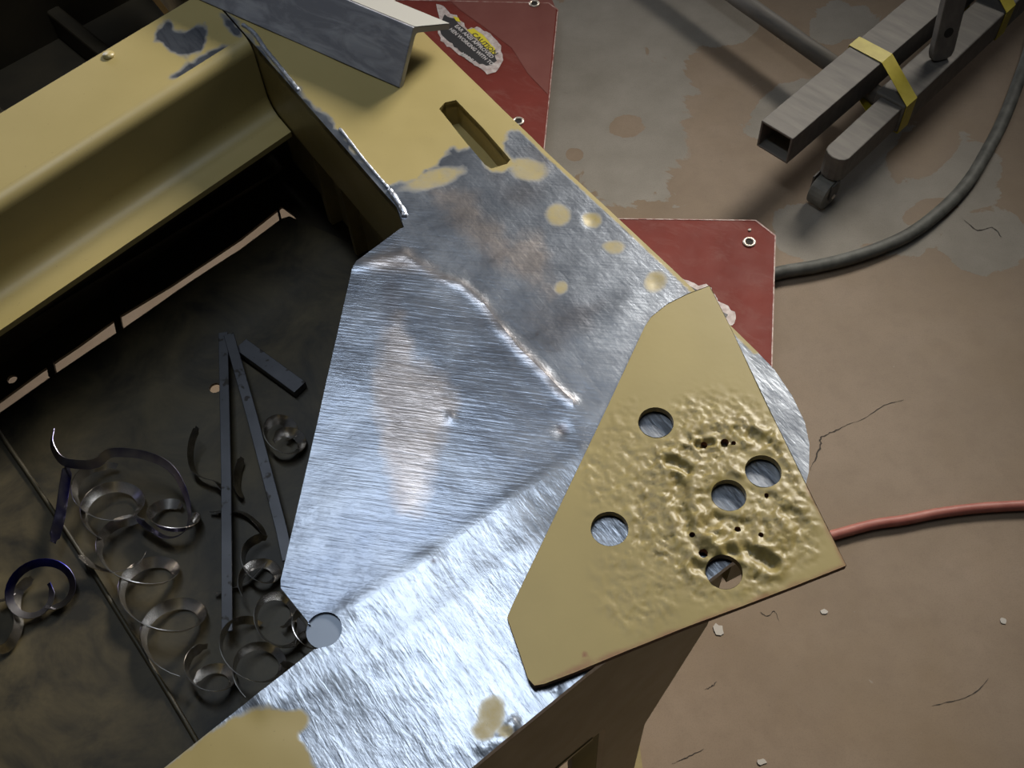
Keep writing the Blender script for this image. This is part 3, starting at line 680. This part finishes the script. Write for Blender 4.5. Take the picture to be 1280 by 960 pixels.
# ------------------------------------------------------------------ hose and cord on the floor
hp = [U(x, y, .013) for x, y in ((800, 380), (850, 360), (900, 352), (940, 350), (978, 340), (1020, 333), (1062, 323), (1100, 310), (1140, 291), (1180, 260), (1212, 225), (1236, 185), (1254, 150), (1270, 110), (1290, 50), (1300, -20), (1300, -120), (1270, -240))]
tag(tube('hose', spline(hp, 8), .0125, 'hose_rubber', None, 14), 'grey rubber hose curving over the floor to the red plate', 'hose')
rpz = [U(x, y, .009) for x, y in ((560, 780), (700, 745), (830, 722), (930, 700), (985, 684), (1045, 668), (1090, 656), (1130, 650), (1170, 642), (1215, 636), (1255, 633), (1300, 631), (1360, 628), (1520, 640), (1700, 610))]
tag(tube('power_cord', spline(rpz, 8), .0085, 'cord_red', None, 12), 'faded red cord running along the floor from under the plate', 'cord')

# ------------------------------------------------------------------ hoist leg, square tube and tape
ZA, ZL = .168, .128
ta, tb, tc = U(956, 147, ZA), U(991, 174, ZA), U(1177, 14, ZA)
td = (tc-tb).normalized(); tw = Vector((td.y, -td.x, 0)); W_ = (tb-ta).dot(tw); ta = tb - tw*W_
# hollow square tube
ht = .064; wt = .0045; Lq = .95
rect = lambda p, i: [p+tw*i+Vector((0,0,-i)), p+tw*(W_-i)+Vector((0,0,-i)), p+tw*(W_-i)+Vector((0,0,-ht+i)), p+tw*i+Vector((0,0,-ht+i))]
sq = thing('square_tube', Vector((ta.x, ta.y, ZA-ht)), 'open ended grey square steel tube taped above the hoist leg', 'steel tube')
v = rect(ta, 0) + rect(ta+td*Lq, 0) + rect(ta, wt) + rect(ta+td*Lq, wt); f = []
for i in range(4):
    j = (i+1) % 4; f += [(i, j, 4+j, 4+i), (8+i, 12+i, 12+j, 8+j), (i, 8+i, 8+j, j), (4+i, 4+j, 12+j, 12+i)]
bev(fix_normals(mesh_obj('tube_wall', v, f, 'grey_tube', sq)), .0015)
# hoist leg
la, lb = U(1122, 90, ZL), U(1136, 130, ZL); ld0 = (U(1274, 0, ZL)-lb).normalized(); lw = Vector((ld0.y, -ld0.x, 0)); LW = (lb-la).dot(lw)
hz0 = .062
tipr = U(1055, 205, ZL-.006); tipl = U(1026, 190, ZL-.006)
hl_ = thing('hoist_leg', Vector((tipr.x, tipr.y, 0)), 'grey hoist leg with castor wheel at its rounded tip', 'hoist leg')
s0 = (lb - tipr).dot(ld0)
lb0 = lb - ld0*.012
box = lambda c, w, zt, zb: [c-lw*w+Vector((0,0,zt-c.z)), c+Vector((0,0,zt-c.z)), c+Vector((0,0,zb-c.z)), c-lw*w+Vector((0,0,zb-c.z))]
loft('main_tube', [box(lb0, LW, ZL, hz0), box(lb0+ld0*.95, LW, ZL, hz0)], 'grey_tube', hl_, bevel=.003)
wi = .048; base = lb - lw*(LW-wi)*.30
tip = base - ld0*(base-tipr).dot(ld0); pl = []
for k in range(7):
    a = math.pi*k/6; pl.append(tip + ld0*.018 - ld0*.018*math.sin(a) - lw*(wi/2-wi/2*math.cos(a)))
poly = [(p.x, p.y) for p in pl] + [((base+ld0*.05-lw*wi).x, (base+ld0*.05-lw*wi).y), ((base+ld0*.05).x, (base+ld0*.05).y)]
prism('leg_tip', poly, hz0+.004, ZL-.006, 'grey_tube', hl_, .002)
wc = U(1026, 240, .033); wd_ = lw
wq = tip + ld0*.002 - lw*wi*.5; wq = Vector((wq.x, wq.y, .031))
tube('castor_wheel', [wq-lw*.018, wq-lw*.016, wq+lw*.016, wq+lw*.018], .03, 'wheel_grey', hl_, 24, smooth=False, rfun=lambda i: .031 if i in (1, 2) else .026)
for s in (-1, 1): box_between('castor_fork', wq+lw*.021*s+Vector((0,0,-.004)), wq+lw*.021*s+Vector((0,0,.034)), ld0, .024, lw, .003, 'tube_dark', hl_)
tube('axle', [wq-lw*.024, wq+lw*.024], .005, 'zinc', hl_, 10)
# crossbar to the left and bracket bar standing on the leg
c0, c1 = U(905, -20, .094), U(1045, 78, .094); cdv = (c1-c0).normalized(); c0 = c0-cdv*.35
dd = (lb-lw*LW*.5 - c0).xy; den = cdv.x*ld0.y-cdv.y*ld0.x; tt = (dd.x*ld0.y-dd.y*ld0.x)/den
tube('crossbar', [Vector((*(c0+cdv*0).xy, .084)), Vector((*(c0+cdv*tt).xy, .084))], .0185, 'grey_tube', hl_, 16)
pb = U(1174, 74, ZL); pb2 = pb + Vector((-.004, .05, .26)); pd = (pb2-pb).normalized(); sw = Vector((1,.25,0)).normalized(); sw = (sw - pd*sw.dot(pd)).normalized(); pn = sw.cross(pd).normalized()
prof_ = [(-.024, .012), (-.020, .0), (-.010, -.004), (.010, -.004), (.020, .0), (.024, .012), (.024, .26), (-.024, .26)]
pbz = pb+Vector((0,0,.006))
loft('bracket_bar', [[pbz+sw*a+pd*b+pn*k for a, b in prof_] for k in (-.008, .008)], 'grey_tube', hl_, bevel=.002)
fr = -pn if pn.y > 0 else pn
for b in (.055, .135):
    tube('bracket_hole', [pbz+pd*b+fr*.0081, pbz+pd*b+fr*.0088], .010, 'black_hole', hl_, 14, smooth=False)
# yellow tape bands round both
def band(s, label):
    g = .0015; wid = .034; P = []
    o1 = ta + td*((lb-ta).dot(td)*0 + s)
    def atl(w, z): c = lb + ld0*((o1-lb).dot(ld0) - .028) - lw*w; return Vector((c.x, c.y, z))
    loop = [o1 - tw*g + Vector((0,0,g)), o1+tw*(W_+g)+Vector((0,0,g)), atl(-g, ZL+g), atl(-g, hz0-g), atl(LW*.9, hz0-g), o1-tw*g+Vector((0,0,-ht-g))]
    dv = td*wid/2; inn = [p for p in loop]; cen = sum(loop, Vector())/len(loop)
    rings = []
    for p in loop:
        ot = (p-cen); ot -= td*ot.dot(td); ot = ot.normalized()*.0012
        rings.append([p-dv, p+dv, p+dv+ot, p-dv+ot])
    o = loft('tape_band', rings, 'yellow_tape', None, caps=False, loop=True)
    return tag(o, label, 'tape', 'yellow tape bands')
sA = (U(1075, 56, ZA)-ta).dot(td)
band(sA, 'yellow tape band around both tubes close to the castor')
band(sA+.36, 'yellow tape band at the right edge of the photo beyond the bracket')

# ------------------------------------------------------------------ steel strips in the well
def strip(pxs, zs, w, th, mat, label, name='steel_strip', rolla=0.0):
    P = [U(x, y, z) for (x, y), z in zip(pxs, zs)]; rings = []
    for i, p in enumerate(P):
        d = (P[min(i+1, len(P)-1)] - P[max(i-1, 0)]).normalized(); s = d.cross(Vector((0,0,1))).normalized(); u = s.cross(d).normalized()
        s, u = s*math.cos(rolla)+u*math.sin(rolla), u*math.cos(rolla)-s*math.sin(rolla)
        rings.append([p-s*w/2-u*th/2, p+s*w/2-u*th/2, p+s*w/2+u*th/2, p-s*w/2+u*th/2])
    return tag(loft(name, rings, mat, None, bevel=.0006), label, 'steel strip', 'steel strips in the well')
strip([(279, 416), (283, 600), (284, 790)], [.492, .492, .494], .012, .003, 'strip_steel', 'long narrow grey steel strip standing straight in the dark well')
strip([(286, 418), (315, 520), (352, 662), (360, 700)], [.4985, .4985, .4985, .4985], .013, .003, 'strip_steel', 'grey steel strip slanting towards the gusset plate edge', 'steel_strip')
o = strip([(302, 433), (376, 487)], [.479, .479], .020, .012, 'strip_steel', 'short thick flat bar with dark end behind two strips', 'flat_bar')

# ------------------------------------------------------------------ metal turnings (swarf)
GRP = 'metal turnings in the well'
def ribbon(P, Nn, w, mat, label):
    w *= 1.2
    th = .0007; rings = []
    for i, p in enumerate(P):
        d = (P[min(i+1, len(P)-1)] - P[max(i-1, 0)]).normalized(); n = Nn[i]; o_ = d.cross(n).normalized()*th/2; n = n*w/2*(1 if 1 < i < len(P)-2 else .55)
        rings.append([p-n-o_, p+n-o_, p+n+o_, p-n+o_])
    o = loft('metal_turning', rings, mat, None)
    me = o.data
    for p in me.polygons: p.use_smooth = True
    e = o.modifiers.new('es', 'EDGE_SPLIT'); e.split_angle = math.radians(40)
    return tag(o, label, 'metal shaving', GRP)
def coil(p0, p1, r, turns, ph, w, label, mat='swarf_silver', tilt=.6, taz=0.0, zb=ZP, grow=0.0):
    n = int(abs(turns)*26)+4; cz = zb + r*abs(math.sin(tilt)) + w*.5*math.cos(tilt) + .002; P = []; Nn = []
    nv = Vector((math.sin(tilt)*math.cos(taz), math.sin(tilt)*math.sin(taz), math.cos(tilt)))
    u = nv.cross(Vector((0,0,1))); u = u.normalized() if u.length > .01 else Vector((1,0,0)); v = nv.cross(u)
    for i in range(n+1):
        t = i/n; c = U(lerp(p0[0], p1[0], t), lerp(p0[1], p1[1], t), cz); a = ph + 2*math.pi*turns*t; rr = r*(1+grow*t)
        P.append(c + (u*math.cos(a)+v*math.sin(a))*rr); Nn.append((nv + (u*math.cos(a)+v*math.sin(a))*.75).normalized())
    return ribbon(P, Nn, w, mat, label)
def path(pxs, z, w, label, mat='swarf_silver', lean=.35):
    if not isinstance(z, (list, tuple)): z = [z]*len(pxs)
    P = spline([U(x, y, zz) for (x, y), zz in zip(pxs, z)], 8); Nn = []
    for i, p in enumerate(P):
        d = (P[min(i+1, len(P)-1)] - P[max(i-1, 0)]).normalized(); s = d.cross(Vector((0,0,1))).normalized()
        Nn.append((Vector((0,0,1))*math.cos(lean)+s*math.sin(lean)).normalized())
    return ribbon(P, Nn, w, mat, label)
coil((128, 606), (146, 648), .034, 1.5, 2.2, .011, 'round silver turning loop inside the big blue curl', tilt=.45, taz=.6)
coil((152, 668), (232, 812), .033, 2.6, 1.6, .011, 'long silver coil of turning running beside the step edge', tilt=.55, taz=.9, grow=.15)
path([(67, 537), (65, 556), (78, 576), (105, 581), (122, 578), (140, 566), (180, 569), (212, 584), (230, 612), (237, 642), (233, 660), (222, 670), (205, 671), (186, 660), (172, 648)], [.53, .53, .525, .52, .52, .525, .525, .52, .51, .50, .495, .49, .488, .488, .49], .010, 'large sweeping curl of blue tinted turning near the slit', 'swarf_blue', -.6)
path([(85, 582), (80, 612), (75, 645), (66, 678)], [.515, .52, .525, .525], .013, 'straight dark blue ribbon of turning crossing the step rim', 'swarf_blue', .35)
coil((66, 728), (30, 742), .0265, 1.35, .6, .010, 'loop of silver and blue turning on the step plate', 'swarf_blue', tilt=.40, taz=-.8, zb=ZS)
path([(40, 722), (24, 738), (20, 758), (23, 782), (12, 806), (-4, 814)], ZS+.010, .010, 'curved silver turning at the left edge of the photo', 'swarf_silver', .5)
path([(-4, 752), (10, 748), (20, 742)], ZS+.012, .010, 'short blue ribbon of turning at the left photo edge', 'swarf_blue', .7)
path([(100, 694), (114, 706), (136, 714), (156, 712), (172, 705), (182, 690)], [.520, .515, .505, .500, .50, .50], .010, 'bright silver turning hooked over the step rim', 'swarf_silver', .6)
path([(247, 534), (240, 552), (238, 572), (243, 590), (256, 598), (270, 602), (278, 612), (286, 616)], [.50, .495, .49, .485, .485, .487, .487, .484], .009, 'wavy silver turning left of the long steel strip', 'swarf_silver', .4)
path([(303, 572), (297, 590), (296, 608), (302, 622)], ZP+.010, .010, 'small bright turning between the two steel strips', 'swarf_silver', .5)
coil((327, 690), (322, 735), .020, 1.4, 2.6, .010, 'curled silver turning near the gusset plate point', tilt=.5, taz=.3)
coil((305, 800), (330, 850), .030, 1.5, 2.0, .008, 'dark turning loop near the end rail corner', tilt=.6, taz=.5)
coil((345, 535), (362, 560), .020, 1.6, .5, .011, 'dark turning loops under the gusset plate edge', tilt=.5, taz=.2)
coil((382, 775), (386, 815), .016, 1.3, 2.2, .008, 'little silver turning beside the half round notch', tilt=.7, taz=.4)
coil((258, 828), (268, 862), .022, 1.2, 2.4, .009, 'dark silver turning in shadow by the step plate end', tilt=.5, taz=.8)
path([(268, 742), (290, 735), (310, 727), (325, 712), (335, 700)], ZP+.008, .008, 'thin turning lying across behind the curled one', 'swarf_silver', .5)
path([(352, 828), (372, 836), (392, 830)], ZP+.03, .010, 'short bright turning chip under the end rail edge', 'swarf_silver', .9)

coil((205, 640), (225, 655), .022, 1.1, 1.0, .010, 'small silver turning hook tucked in the big blue curl end', tilt=.6, taz=1.2)
path([(262, 640), (300, 640), (322, 655), (330, 668)], ZP+.007, .008, 'thin dark turning crossing under the two steel strips', 'swarf_silver', .6)
path([(345, 628), (352, 640), (354, 655), (348, 668)], ZP+.012, .009, 'tiny bright turning arc touching the slanting strip end', 'swarf_silver', -.5)
coil((340, 760), (352, 790), .024, 1.3, .4, .009, 'dim turning loop between curled turning and notch', tilt=.55, taz=.1)
